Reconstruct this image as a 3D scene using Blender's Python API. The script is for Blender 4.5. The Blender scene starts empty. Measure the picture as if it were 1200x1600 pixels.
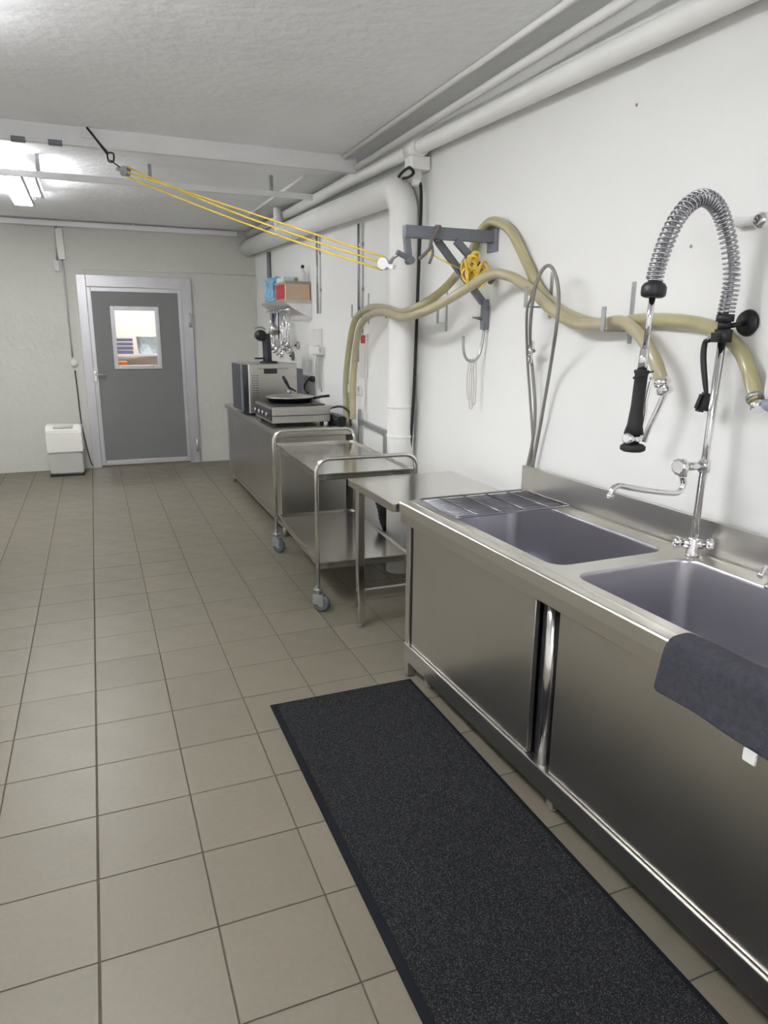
import bpy, bmesh, math, random
import numpy as np
from mathutils import Vector, Matrix
random.seed(7)
C = bpy.context.scene.collection
# ------------------------------------------------------------------ camera
F_PX, PITCH, YAW, ROLL, CAM_H = 1092.6, -0.24833, 0.38790, 0.007834, 1.57034   # pixels of a 1200x1600 frame, radians, metres
cy_, sy_, cp_, sp_, cr_, sr_ = math.cos(YAW), math.sin(YAW), math.cos(PITCH), math.sin(PITCH), math.cos(ROLL), math.sin(ROLL)
FWD = Vector((sy_*cp_, cy_*cp_, sp_)); R0 = Vector((cy_, -sy_, 0)); U0 = R0.cross(FWD)
RIGHT = cr_*R0 + sr_*U0; UP = -sr_*R0 + cr_*U0
EYE = Vector((0, 0, CAM_H))
cam = bpy.data.cameras.new('camera'); co = bpy.data.objects.new('camera', cam); C.objects.link(co)
cam.sensor_fit = 'VERTICAL'; cam.sensor_height = 36; cam.lens = F_PX/1600*36; cam.clip_start = .02
co.matrix_world = Matrix((( RIGHT.x, UP.x, -FWD.x, EYE.x), (RIGHT.y, UP.y, -FWD.y, EYE.y), (RIGHT.z, UP.z, -FWD.z, EYE.z), (0, 0, 0, 1)))
bpy.context.scene.camera = co
# ------------------------------------------------------------------ world, exposure
w = bpy.data.worlds.new('world'); bpy.context.scene.world = w; w.use_nodes = True
w.node_tree.nodes['Background'].inputs[0].default_value = (.9, .95, 1, 1)
w.node_tree.nodes['Background'].inputs[1].default_value = .4
vs = bpy.context.scene.view_settings
vs.view_transform = 'Standard'; vs.look = 'None'; vs.gamma = 1; vs.use_curve_mapping = False
vs.exposure = 0.90
LAMP = 27.0          # radiance of the ceiling light diffusers

def ray(px, py): return FWD + RIGHT*((px-600)/F_PX) - UP*((py-800)/F_PX)
def on(ax, val, px, py):
    d = ray(px, py); return EYE + d*((val-EYE[ax])/d[ax])
def WX(px, py, x=1.88): return on(0, x, px, py)     # the point seen at a pixel on a vertical plane parallel to the right wall
def WY(px, py, y): return on(1, y, px, py)
def WZ(px, py, z): return on(2, z, px, py)
def project(p):
    d = Vector(p)-EYE; z = d.dot(FWD)
    return (600+F_PX*d.dot(RIGHT)/z, 800-F_PX*d.dot(UP)/z, z)

# ------------------------------------------------------------------ materials
def nodes(m): return m.node_tree.nodes, m.node_tree.links
def mat(name, col, rough=.5, metal=0, bump=None, var=None, spec=.5, trans=0, coat=0, rvar=None, alpha=1, ior=1.45, objrand=0, bdist=.002):
    """principled; bump=(scale, strength), var=(scale, amount) colour noise, rvar=(scale xyz, amount) roughness noise"""
    m = bpy.data.materials.new(name); m.use_nodes = True
    N, L = nodes(m); b = N['Principled BSDF']
    b.inputs['Base Color'].default_value = (*col, 1); b.inputs['Roughness'].default_value = rough; b.inputs['Metallic'].default_value = metal
    b.inputs['Specular IOR Level'].default_value = spec; b.inputs['Transmission Weight'].default_value = trans; b.inputs['Coat Weight'].default_value = coat
    b.inputs['IOR'].default_value = ior; b.inputs['Alpha'].default_value = alpha
    tc = N.new('ShaderNodeTexCoord')
    src = None
    if var:
        n = N.new('ShaderNodeTexNoise'); n.inputs['Scale'].default_value = var[0]; n.inputs['Detail'].default_value = 6
        L.new(tc.outputs['Object'], n.inputs['Vector'])
        r = N.new('ShaderNodeMapRange'); r.inputs[1].default_value = .25; r.inputs[2].default_value = .75
        r.inputs[3].default_value = 1-var[1]; r.inputs[4].default_value = 1+var[1]; L.new(n.outputs[0], r.inputs[0]); src = r.outputs[0]
    if objrand:
        oi = N.new('ShaderNodeObjectInfo'); r = N.new('ShaderNodeMapRange'); r.inputs[3].default_value = 1-objrand; r.inputs[4].default_value = 1+objrand
        L.new(oi.outputs['Random'], r.inputs[0])
        if src:
            mm = N.new('ShaderNodeMath'); mm.operation = 'MULTIPLY'; L.new(src, mm.inputs[0]); L.new(r.outputs[0], mm.inputs[1]); src = mm.outputs[0]
        else: src = r.outputs[0]
    if src:
        mx = N.new('ShaderNodeVectorMath'); mx.operation = 'SCALE'; mx.inputs[0].default_value = col; L.new(src, mx.inputs['Scale']); L.new(mx.outputs[0], b.inputs['Base Color'])
    if rvar:
        mp = N.new('ShaderNodeMapping'); mp.inputs['Scale'].default_value = rvar[0]; L.new(tc.outputs['Object'], mp.inputs[0])
        n = N.new('ShaderNodeTexNoise'); n.inputs['Scale'].default_value = 1; n.inputs['Detail'].default_value = 4; L.new(mp.outputs[0], n.inputs['Vector'])
        r = N.new('ShaderNodeMapRange'); r.inputs[1].default_value = .3; r.inputs[2].default_value = .7
        r.inputs[3].default_value = rough-rvar[1]; r.inputs[4].default_value = rough+rvar[1]; L.new(n.outputs[0], r.inputs[0]); L.new(r.outputs[0], b.inputs['Roughness'])
    if bump:
        n = N.new('ShaderNodeTexNoise'); n.inputs['Scale'].default_value = bump[0]; n.inputs['Detail'].default_value = 5
        L.new(tc.outputs['Object'], n.inputs['Vector'])
        bp = N.new('ShaderNodeBump'); bp.inputs['Strength'].default_value = bump[1]; bp.inputs['Distance'].default_value = bdist
        L.new(n.outputs[0], bp.inputs['Height']); L.new(bp.outputs[0], b.inputs['Normal'])
    return m
def emit(name, col, s):
    m = mat(name, (.9, .9, .9), .5); b = m.node_tree.nodes['Principled BSDF']
    b.inputs['Emission Color'].default_value = (*col, 1); b.inputs['Emission Strength'].default_value = s; return m

M = {}
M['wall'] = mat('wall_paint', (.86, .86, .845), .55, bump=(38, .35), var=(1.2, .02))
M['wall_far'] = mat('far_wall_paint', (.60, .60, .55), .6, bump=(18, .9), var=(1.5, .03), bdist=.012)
M['ceil'] = mat('ceiling_plaster', (.91, .92, .94), .75, bump=(16, .9), var=(2, .04), bdist=.008)
M['pipe'] = mat('white_painted_pipe', (.90, .90, .88), .45, bump=(60, .15), var=(6, .03))
M['trim'] = mat('beam_paint', (.80, .80, .81), .5, var=(5, .03))
M['tile'] = mat('floor_tile', (.160, .142, .108), .42, bump=(160, .12), var=(55, .05), objrand=.045, rvar=((9, 9, 9), .05))
M['grout'] = mat('grout', (.07, .058, .045), .9, var=(30, .2))
M['steel'] = mat('brushed_steel', (.60, .585, .555), .305, 1, rvar=((2, 2, 9), .012), var=(3, .02))
M['steel_v'] = mat('brushed_steel_panel', (.57, .55, .515), .305, 1, rvar=((5, 5, 1.2), .015), var=(2.2, .04))
M['steel_top'] = mat('steel_worktop', (.66, .645, .60), .30, 1, rvar=((6, 2, 2), .01), var=(4, .02))
M['basin'] = mat('steel_basin', (.50, .49, .53), .31, 1, rvar=((2, 2, 5), .015), var=(3, .03))  # same steel, with the cool shade inside the bowls tinted into its colour
M['tray'] = mat('polished_sheet', (.62, .605, .57), .17, 1)
M['rack'] = mat('rack_wire', (.30, .30, .34), .3, 1)
M['chrome'] = mat('chrome', (.80, .79, .81), .08, 1)
M['spring'] = mat('spring_wire', (.46, .46, .50), .16, 1)
M['tube'] = mat('polished_tube', (.74, .73, .71), .16, 1)
M['dark'] = mat('dark_gap', (.03, .03, .035), .5)  # near-black that stands for shade in slots and openings
M['black'] = mat('black_plastic', (.018, .018, .022), .38)
M['rubber'] = mat('black_rubber', (.02, .02, .022), .7)
M['tyre'] = mat('grey_rubber', (.10, .115, .12), .5)
M['grey_paint'] = mat('grey_steel_paint', (.17, .18, .21), .45, bump=(80, .1))
M['galv'] = mat('galvanised', (.42, .44, .45), .38, .85, var=(20, .12))
M['alu'] = mat('door_aluminium', (.58, .575, .60), .40, .75, rvar=((40, 40, 3), .06), var=(6, .05))
M['door'] = mat('door_grey', (.185, .187, .187), .45, var=(3, .03))
M['white_p'] = mat('white_plastic', (.80, .80, .79), .35)
M['cream_p'] = mat('cream_plastic', (.74, .73, .68), .4)
M['frost'] = mat('frosted_plastic', (.50, .50, .47), .3)
M['hose'] = mat('pale_hose', (.40, .365, .205), .28, spec=.5, coat=.3, var=(12, .08))
M['hose2'] = mat('pale_hose_old', (.42, .375, .245), .3, spec=.5, coat=.3, var=(14, .08))
M['thin'] = mat('grey_hose', (.23, .22, .20), .45)
M['rope'] = mat('yellow_rope', (.80, .57, .10), .7, bump=(400, .5))
M['strap'] = mat('grey_strap', (.16, .135, .13), .7)
M['cord'] = mat('white_cord', (.62, .60, .54), .7)
M['mat_edge'] = mat('mat_border', (.007, .0075, .011), .7, bump=(90, .3), spec=.15)
M['towel'] = mat('towel', (.052, .052, .068), .95, bump=(420, 1.0), var=(60, .25), bdist=.004)
M['card'] = mat('cardboard', (.62, .46, .34), .8, var=(8, .06))
M['red'] = mat('red_print', (.42, .035, .04), .5, var=(40, .3))
M['blue'] = mat('blue_film', (.22, .50, .72), .35, var=(18, .45))
M['blue2'] = mat('pale_blue_film', (.62, .73, .80), .4, var=(25, .25))
M['green'] = mat('green_plastic', (.20, .26, .08), .5)
M['glass'] = mat('pane_glass', (.95, .97, 1), .03, trans=1, ior=1.1, spec=.3)
M['orange'] = mat('orange_plastic', (.75, .28, .10), .5)
M['violet'] = mat('slate_blue', (.16, .17, .28), .5)
M['lamp'] = emit('diffuser', (.985, .99, 1), LAMP)
M['lamp_room'] = emit('diffuser_store', (1, .97, .93), 13)
# black mat pile with pale flecks
m = mat('mat_pile', (.02, .02, .022), .95, bump=(700, .8), spec=.2); N, L = nodes(m)
tc = N.new('ShaderNodeTexCoord'); n = N.new('ShaderNodeTexNoise'); n.inputs['Scale'].default_value = 380; n.inputs['Detail'].default_value = 2
L.new(tc.outputs['Object'], n.inputs['Vector']); cr = N.new('ShaderNodeValToRGB')
cr.color_ramp.elements[0].position = .52; cr.color_ramp.elements[0].color = (.007, .0073, .0085, 1)
cr.color_ramp.elements[1].position = .68; cr.color_ramp.elements[1].color = (.075, .075, .08, 1)
L.new(n.outputs[0], cr.inputs[0]); L.new(cr.outputs[0], N['Principled BSDF'].inputs['Base Color']); M['pile'] = m

# ------------------------------------------------------------------ mesh helpers
def BM(): return bmesh.new()
def box(bm, x0, x1, y0, y1, z0, z1, bev=0, seg=2):
    vs_ = [bm.verts.new((x, y, z)) for x in (x0, x1) for y in (y0, y1) for z in (z0, z1)]
    f = [bm.faces.new([vs_[i] for i in q]) for q in ((0,1,3,2),(4,6,7,5),(0,4,5,1),(2,3,7,6),(0,2,6,4),(1,5,7,3))]
    if bev:
        es = list({e for q in f for e in q.edges})
        bmesh.ops.bevel(bm, geom=es, offset=bev, segments=seg, profile=.6, affect='EDGES')
    return bm
def bar(bm, a, b, wx, wz=None, up=(0, 0, 1)):
    """rectangular bar between two points"""
    a = Vector(a); b = Vector(b); d = (b-a).normalized(); up = Vector(up)
    if abs(d.dot(up)) > .97: up = Vector((0, 1, 0))
    s = d.cross(up).normalized(); u = s.cross(d); wz = wz or wx
    r = []
    for p in (a, b):
        r.append([bm.verts.new(p+s*i*wx/2+u*j*wz/2) for i, j in ((-1,-1),(1,-1),(1,1),(-1,1))])
    for i in range(4): bm.faces.new((r[0][i], r[0][(i+1)%4], r[1][(i+1)%4], r[1][i]))
    bm.faces.new(r[0][::-1]); bm.faces.new(r[1]); return bm
def smooth(pts, n=8, closed=False):
    P = [Vector(p) for p in pts]; out = []
    k = len(P)
    for i in range(k if closed else k-1):
        p0 = P[(i-1) % k] if closed or i > 0 else P[0]*2-P[1]
        p1 = P[i]; p2 = P[(i+1) % k]
        p3 = P[(i+2) % k] if closed or i+2 < k else P[-1]*2-P[-2]
        for j in range(n):
            t = j/n
            out.append(.5*((2*p1)+(p2-p0)*t+(2*p0-5*p1+4*p2-p3)*t*t+(3*p1-p0-3*p2+p3)*t**3))
    if not closed: out.append(P[-1].copy())
    return out
def frames(pts):
    T = []
    for i in range(len(pts)):
        a = pts[max(0, i-1)]; b = pts[min(len(pts)-1, i+1)]; T.append((b-a).normalized())
    u = Vector((0, 0, 1)) if abs(T[0].z) < .9 else Vector((1, 0, 0))
    out = []
    for t in T:
        u = (u-t*u.dot(t)).normalized(); out.append((t, u, t.cross(u)))
    return out
def tube(bm, pts, r, n=10, closed=False, caps=True):
    """r: radius or list of radii"""
    pts = [Vector(p) for p in pts]; fr = frames(pts); rings = []
    for i, (p, (t, u, v)) in enumerate(zip(pts, fr)):
        q = r[i] if isinstance(r, (list, tuple)) else r
        rings.append([bm.verts.new(p+(u*math.cos(k*2*math.pi/n)+v*math.sin(k*2*math.pi/n))*q) for k in range(n)])
    m_ = len(rings)
    for i in range(m_ if closed else m_-1):
        A = rings[i]; B = rings[(i+1) % m_]
        for k in range(n):
            f = bm.faces.new((A[k], A[(k+1)%n], B[(k+1)%n], B[k])); f.smooth = True
    if caps and not closed: bm.faces.new(rings[0][::-1]); bm.faces.new(rings[-1])
    return bm
def cyl(bm, a, b, r, r2=None, n=16):
    a = Vector(a); b = Vector(b); return tube(bm, [a, b], [r, r if r2 is None else r2], n)
def lathe(bm, prof, base, axis=(0, 0, 1), n=20):
    """prof: list of (r, h) along the axis"""
    base = Vector(base); ax = Vector(axis).normalized(); u = Vector((1, 0, 0)) if abs(ax.x) < .9 else Vector((0, 1, 0))
    u = (u-ax*u.dot(ax)).normalized(); v = ax.cross(u); rings = []
    for r, h in prof:
        rings.append([bm.verts.new(base+ax*h+(u*math.cos(k*2*math.pi/n)+v*math.sin(k*2*math.pi/n))*max(r, 1e-4)) for k in range(n)])
    for A, B in zip(rings, rings[1:]):
        for k in range(n):
            f = bm.faces.new((A[k], A[(k+1)%n], B[(k+1)%n], B[k])); f.smooth = True
    bm.faces.new(rings[0][::-1]); bm.faces.new(rings[-1]); return bm
def prism(bm, pts, ext):
    """polygon pts extruded by vector ext"""
    ext = Vector(ext); a = [bm.verts.new(p) for p in pts]; b = [bm.verts.new(Vector(p)+ext) for p in pts]
    k = len(a); bm.faces.new(a[::-1]); bm.faces.new(b)
    for i in range(k): bm.faces.new((a[i], a[(i+1)%k], b[(i+1)%k], b[i]))
    return bm
def world_of(o):
    mw = Matrix.Identity(4)
    while o is not None: mw = o.matrix_basis @ mw; o = o.parent
    return mw
def obj(name, bm, m, parent=None, local=False, smooth_all=False):
    """one mesh object; geometry in world space unless local"""
    if parent is not None and not local: bm.transform(world_of(parent).inverted())
    bmesh.ops.recalc_face_normals(bm, faces=bm.faces)
    if smooth_all:
        for f in bm.faces: f.smooth = True
    me = bpy.data.meshes.new(name); bm.to_mesh(me); bm.free()
    for mm in (m if isinstance(m, (list, tuple)) else [m]): me.materials.append(mm)
    o = bpy.data.objects.new(name, me); C.objects.link(o); o.parent = parent; return o
def tag(o, label, cat, group=None, kind=None):
    o['label'] = label; o['category'] = cat
    if group: o['group'] = group
    if kind: o['kind'] = kind
    return o
def thing(name, label, cat, loc=(0, 0, 0), rotz=0, group=None):
    o = bpy.data.objects.new(name, None); C.objects.link(o); o.empty_display_size = .1
    o.location = loc; o.rotation_euler = (0, 0, rotz); return tag(o, label, cat, group)
def struct(name, bm, m, parent=None, label=None):
    o = obj(name, bm, m, parent); o['kind'] = 'structure'
    if label: o['label'] = label
    return o
def solo(name, bm, m, label, cat, group=None): return tag(obj(name, bm, m), label, cat, group)
def rrect(x0, x1, y0, y1, r, n=6):
    out = []
    for cx, cy, a0 in ((x1-r, y1-r, 0), (x0+r, y1-r, 90), (x0+r, y0+r, 180), (x1-r, y0+r, 270)):
        for k in range(n+1):
            a = math.radians(a0+90*k/n); out.append((cx+r*math.cos(a), cy+r*math.sin(a)))
    return out

# ------------------------------------------------------------------ the room
XL, XR, YB, YF, ZC = -2.3, 1.93, -2.6, 8.93, 2.76
struct('wall_right', box(BM(), XR, XR+.15, YB-.15, YF+.15, -.02, ZC), M['wall'], label='long white painted right wall')
struct('wall_left', box(BM(), XL-.15, XL, YB-.15, YF+.15, -.02, ZC), M['wall'])
struct('wall_back', box(BM(), XL, XR, YB-.15, YB, -.02, ZC), M['wall'])
DX0, DX1, DZ1 = -.105, 1.145, 2.20
bm = BM(); box(bm, XL, DX0, YF, YF+.12, -.02, ZC); box(bm, DX1, XR, YF, YF+.12, -.02, ZC); box(bm, DX0, DX1, YF, YF+.12, DZ1, ZC)
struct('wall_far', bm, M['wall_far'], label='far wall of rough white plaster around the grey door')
struct('ceiling', box(BM(), XL-.15, XR+.15, YB-.15, YF+.15, ZC, ZC+.1), M['ceil'], label='rough white plastered ceiling')
floor = struct('floor', box(BM(), XL-.15, XR+.15, YB-.15, YF+2.2, -.06, -.0035), M['grout'], label='beige tiled floor with dark joints')
# floor tiles: each one in view a part of its own, the rest joined
TX0, TY0, TP = -.1177, 1.3203, .303
tmesh = {}
def tile_mesh(sx, sy):
    k = (round(sx, 3), round(sy, 3))
    if k not in tmesh:
        b = BM(); box(b, 0, sx, 0, sy, -.008, 0); es = [e for e in b.edges if all(v.co.z > -.001 for v in e.verts)]
        bmesh.ops.bevel(b, geom=es, offset=.0012, segments=1, affect='EDGES')
        bmesh.ops.recalc_face_normals(b, faces=b.faces)
        me = bpy.data.meshes.new('tile'); b.to_mesh(me); b.free(); me.materials.append(M['tile']); tmesh[k] = me
    return tmesh[k]
seen, rest = [], []
for i in range(-8, 8):
    for j in range(-13, 26):
        g = .0022
        x0, x1 = TX0+i*TP+g, TX0+(i+1)*TP-g; y0, y1 = TY0+j*TP+g, TY0+(j+1)*TP-g
        if i == 0: x0 += .0012
        if i == -1: x1 -= .0012
        x0, x1, y0, y1 = max(x0, XL+.003), min(x1, XR-.003), max(y0, YB+.003), min(y1, YF-.003)
        if x1-x0 < .01 or y1-y0 < .01: continue
        vis = False
        if y1 > .5:
            for q in ((x0, y0), (x1, y0), (x0, y1), (x1, y1), ((x0+x1)/2, (y0+y1)/2)):
                p = project((*q, 0))
                if p[2] > .1 and -5 < p[0] < 1205 and p[1] < 1605: vis = True
            if x0 > 1.62: vis = False                      # under the furniture along the wall
            if x0 > .6 and x1 < 1.25 and y1 < 2.7: vis = False   # under the mat
            if x0 > 1.3 and y1 < 2.6: vis = False
        (seen if vis else rest).append((x0, x1, y0, y1))
seen.sort(key=lambda q: q[2]); rest += seen[300:]; seen = seen[:300]
for x0, x1, y0, y1 in seen:
    o = bpy.data.objects.new('tile', tile_mesh(x1-x0, y1-y0)); C.objects.link(o); o.parent = floor; o.location = (x0, y0, 0)
b = BM()
for q in rest: box(b, *q, -.008, 0)
o = obj('tile_field', b, M['tile'], floor); o['kind'] = 'stuff'

# beam and rails under the ceiling
bm = BM(); box(bm, XL, 1.80, 4.958, 4.985, 2.662, ZC, .002); box(bm, XL, 1.80, 4.948, 4.985, 2.652, 2.6615, .002)
t1 = struct('trim_1', bm, M['trim'], label='white painted steel beam crossing the ceiling')
for px, py in ((28, 217), (86, 221)):
    p = WY(px, py, 4.95); obj('beam_clip', box(BM(), p.x-.038, p.x+.038, 4.94, 4.98, 2.645, 2.672, .003), M['grey_paint'], t1)
# door
door = bpy.data.objects.new('door_1', None); C.objects.link(door); door.location = (DX0, YF, 0); door['kind'] = 'structure'
door['label'] = 'grey door in a wide aluminium frame with a small window'
bm = BM(); y0, y1 = YF-.035, YF+.09
box(bm, DX0, DX0+.10, y0, y1, 0, DZ1, .006); box(bm, DX1-.12, DX1, y0, y1, 0, DZ1, .006); box(bm, DX0+.10, DX1-.12, y0, y1, DZ1-.13, DZ1, .006)
obj('door_frame', bm, M['alu'], door)
bm = BM(); LX0, LX1 = DX0+.10, DX1-.12; y0, y1 = YF-.05, YF+.0
box(bm, LX0, LX0+.045, y0, y1, .03, 2.065, .004); box(bm, LX1-.04, LX1, y0, y1, .03, 2.065, .004); box(bm, LX0+.0455, LX1-.0405, y0, y1, .03, .085, .004); box(bm, LX0+.0455, LX1-.0405, y0, y1, 2.02, 2.065, .004)
leaf_rim = obj('leaf_edge', bm, M['alu'], door)
WX0, WX1, WZ0, WZ1 = .225, .76, 1.155, 1.865
bm = BM(); y0, y1 = YF-.044, YF-.008
for q in ((LX0+.045, WX0, .085, 2.02), (WX1, LX1-.04, .085, 2.02), (WX0, WX1, .085, WZ0), (WX0, WX1, WZ1, 2.02)): box(bm, q[0], q[1], y0, y1, q[2], q[3])
leaf = obj('door_leaf', bm, M['door'], door)
bm = BM(); y0, y1 = YF-.056, YF-.002
for q in ((WX0, WX0+.045, WZ0, WZ1), (WX1-.045, WX1, WZ0, WZ1), (WX0+.045, WX1-.045, WZ0, WZ0+.045), (WX0+.045, WX1-.045, WZ1-.045, WZ1)): box(bm, q[0], q[1], y0, y1, q[2], q[3], .004)
obj('window_frame', bm, M['alu'], leaf)
obj('window_pane', box(BM(), WX0+.045, WX1-.045, YF-.035, YF-.029, WZ0+.045, WZ1-.045), M['glass'], leaf)
bm = BM(); box(bm, LX0-.005, LX0+.03, YF-.055, YF-.048, 1.02, 1.14, .003); tube(bm, smooth([(LX0+.01, YF-.05, 1.10), (LX0+.01, YF-.10, 1.10), (LX0+.03, YF-.105, 1.10), (LX0+.125, YF-.105, 1.10)], 5), .010, 8)
obj('door_handle', bm, M['chrome'], leaf)
for z in (.22, 1.72):
    bm = BM(); cyl(bm, (DX1-.035, YF-.06, z-.08), (DX1-.035, YF-.06, z+.08), .013, n=10); box(bm, DX1-.07, DX1-.01, YF-.05, YF-.03, z-.06, z+.06, .002); obj('hinge', bm, M['alu'], door)
# the lit store room behind the door window
bm = BM(); box(bm, -.9, 1.9, YF+1.9, YF+2.0, -.02, 2.6); box(bm, -1.0, -.9, YF+.12, YF+2.0, -.02, 2.6); box(bm, 1.9, 2.0, YF+.12, YF+2.0, -.02, 2.6); box(bm, -1, 2, YF+.12, YF+2, 2.6, 2.65)
struct('wall_beyond', bm, mat('store_wall', (.86, .79, .72), .6, var=(2, .03)))
t = thing('ceiling_light', 'bright ceiling panel of the store room behind the door', 'light', (.6, YF+1.0, 2.58), 0)
obj('diffuser', box(BM(), .2, 1.0, YF+.7, YF+1.2, 2.55, 2.58), M['lamp_room'], t); obj('housing', box(BM(), .17, 1.03, YF+.67, YF+1.23, 2.58, 2.599), M['white_p'], t)
t = thing('storage_shelf', 'pale shelf seen through the door window', 'shelf', (.5, YF+1.6, 0))
obj('shelf_board', box(BM(), -.1, .85, YF+1.4, YF+1.85, 1.26, 1.29), M['white_p'], t)
for x in (-.07, .82): obj('upright', box(BM(), x-.02, x+.02, YF+1.6, YF+1.64, 0, 1.26), M['white_p'], t)
for k in range(4):
    solo('tray', box(BM(), .28, .52, YF+1.42, YF+1.72, 1.291+k*.055, 1.291+k*.055+.04, .008), M['violet'],
         ['lowest slate blue tray of the stack behind the door window', 'second lowest slate blue tray of the stack behind the door window', 'third slate blue tray up the stack behind the door window', 'topmost slate blue tray of the stack behind the door window'][k], 'tray', 'trays stacked in the store room')
bm = BM(); lathe(bm, [(.11, 0), (.13, .05), (.14, .22), (.15, .23)], (.72, YF+1.62, 1.291)); solo('bucket', bm, M['blue2'], 'pale blue bucket beside the trays behind the door window', 'bucket')
solo('crate', box(BM(), .25, .42, YF+1.15, YF+1.38, .0, 1.2, .01), M['orange'], 'tall orange box below the trays behind the door window', 'box')

# ------------------------------------------------------------------ ceiling lights
def fixture(name, x, y0, y1, label, shade=True, drop=0):
    t = thing(name, label, 'light', (x, (y0+y1)/2, ZC), 0, 'ceiling light fixtures')
    obj('housing', box(BM(), x-.025, x+.062, y0, y1, 2.70-drop, 2.722-drop, .004), M['white_p'], t)
    obj('diffuser', box(BM(), x-.11, x+.035, y0+.01, y1-.01, 2.645-drop, 2.6995-drop, .012), M['lamp'], t)
    obj('diffuser', box(BM(), x+.062, x+.125, y0+.01, y0+.70*(y1-y0), 2.655-drop, 2.6995-drop, .012), M['lamp'], t)
    if shade: obj('reflector', box(BM(), x+.0625, x+.145, y0, y0+.72*(y1-y0), 2.70-drop, 2.706-drop, .002), M['white_p'], t)
    obj('gap_divider', box(BM(), x+.037, x+.060, y0, y1-.1, 2.640-drop, 2.699-drop, .002), M['trim'], t)  # added divider, set below the diffusers so their gap stays grey
    if shade: obj('rim_strip', box(BM(), x+.1265, x+.148, y0, y0+.72*(y1-y0), 2.648-drop, 2.653-drop), M['trim'], t)
    for y in (y0+.5, y1-.3): obj('bracket', box(BM(), x-.03, x+.03, y-.015, y+.015, 2.722-drop, ZC-.0005), M['galv'], t)
    return t
fixture('ceiling_light', -.41, 5.82, 7.33, 'glowing twin ceiling light near the far wall above the door side')
fixture('ceiling_light', -.38, 1.75, 3.32, 'near ceiling light outside the upper left corner', False, .05)
fixture('ceiling_light', -.44, -2.0, -.45, 'ceiling light behind the camera', False, .10)

# ------------------------------------------------------------------ overhead pipes and conduits
def line(name, pts, r, m, label, cat='pipe', n=10, group=None, sm=0):
    p = smooth(pts, sm) if sm else pts
    return solo(name, tube(BM(), p, r, n), m, label, cat, group)
t = thing('ceiling_rail', 'grey conduit crossing the ceiling beyond the white beam', 'pipe', (.3, 6.0, 2.66))
obj('pipe', bar(BM(), (XL, 5.80, 2.628), (XR-.20, 5.80, 2.628), .03, .042), M['trim'], t)
for x in (-1.4, -.6+.36, .5, 1.4): obj('clip', box(BM(), x-.012, x+.012, 5.785, 5.815, 2.649, ZC), M['galv'], t)
t = thing('conduit', 'grey conduit along the top of the far wall', 'pipe', (0, YF, 2.72))
obj('pipe', bar(BM(), (XL, YF-.035, 2.715), (XR-.22, YF-.035, 2.715), .05, .05), M['trim'], t)
p = WY(207, 335, YF-.06); obj('hanger', box(BM(), p.x-.012, p.x+.012, YF-.075, YF-.06, 2.69, 2.755), M['white_p'], t)
line('conduit', [(1.71, .6, 2.745), (1.705, 4.95, 2.745)], .014, M['pipe'], 'thin white conduit on the ceiling farthest from the right wall')
line('conduit', [(1.775, .6, 2.675), (1.775, 4.90, 2.675)], .019, M['pipe'], 'white pipe under the ceiling between thin conduit and wall pipe')
line('conduit', [(1.902, .6, 2.592), (1.902, 2.0, 2.628), (1.902, 3.9, 2.69), (1.902, 6.5, 2.735)], .018, M['pipe'], 'slim white pipe riding just above the thick wall pipe')
t = thing('wall_pipe', 'thick white pipe running high along the right wall', 'pipe', (1.85, 2.6, 2.56))
PZ = lambda y: 2.578+.031*(min(y, 5.2)-2.57)+.014*max(0, y-5.2)
obj('pipe', tube(BM(), [(1.852, y, PZ(y)) for y in (.4, 2.57, 4.05, 5.2, 8.9)], .043, 18), M['pipe'], t)
bm = BM(); zc = PZ(4.08); box(bm, 1.80, 1.925, 4.03, 4.13, zc-.12, zc-.045, .01); cyl(bm, (1.86, 4.08, zc-.20), (1.86, 4.08, zc-.12), .03)
obj('pipe_bracket', bm, M['pipe'], t)
cyl(bm := BM(), (1.852, 4.0, PZ(4.0)), (1.852, 4.16, PZ(4.16)), .053, n=18); obj('pipe_sleeve', bm, M['pipe'], t)
# big lagged elbow pipe
t = thing('drain_pipe', 'large white lagged pipe turning down the right wall behind the trolley', 'pipe', (1.828, 4.2, 0))
pts = [Vector((1.828, 4.2, 0)), Vector((1.828, 4.2, 1.3)), Vector((1.828, 4.2, 2.27))]
for k in range(1, 9):
    a = math.radians(90*k/8); pts.append(Vector((1.828, 4.2+.17*(1-math.cos(a)), 2.27+.17*math.sin(a))))
pts += [Vector((1.828, 6.0, 2.495)), Vector((1.828, 8.9, 2.565))]
obj('pipe', tube(BM(), pts, .088, 24), M['pipe'], t)
for z in (.93, 1.12): obj('pipe_joint', cyl(BM(), (1.828, 4.2, z-.008), (1.828, 4.2, z+.008), .092, n=24), M['pipe'], t)
obj('pipe_branch', cyl(BM(), (1.765, 7.1, 2.53), (1.765, 7.1, ZC-.001), .038, n=14), M['pipe'], t)
line('cable', [WX(648, 270, 1.872), WX(655, 283, 1.872), WX(658, 300, 1.872), WX(657, 350, 1.872), WX(653, 450, 1.872), WX(648, 580, 1.872), WX(645, 640, 1.872), WX(641, 700, 1.872)], .010, M['rubber'], 'black cable running down the wall beside the large lagged pipe', 'cable', 8, sm=4)
bm = BM(); tube(bm, smooth([WX(623, 276, 1.80), WX(630, 268, 1.80), WX(640, 262, 1.80), WX(646, 270, 1.80), WX(638, 277, 1.80), WX(630, 279, 1.80)], 5), .009, 6)
solo('cable_bundle', bm, M['rubber'], 'dark cable loop tucked between the two white pipes at the elbow', 'cable')
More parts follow.
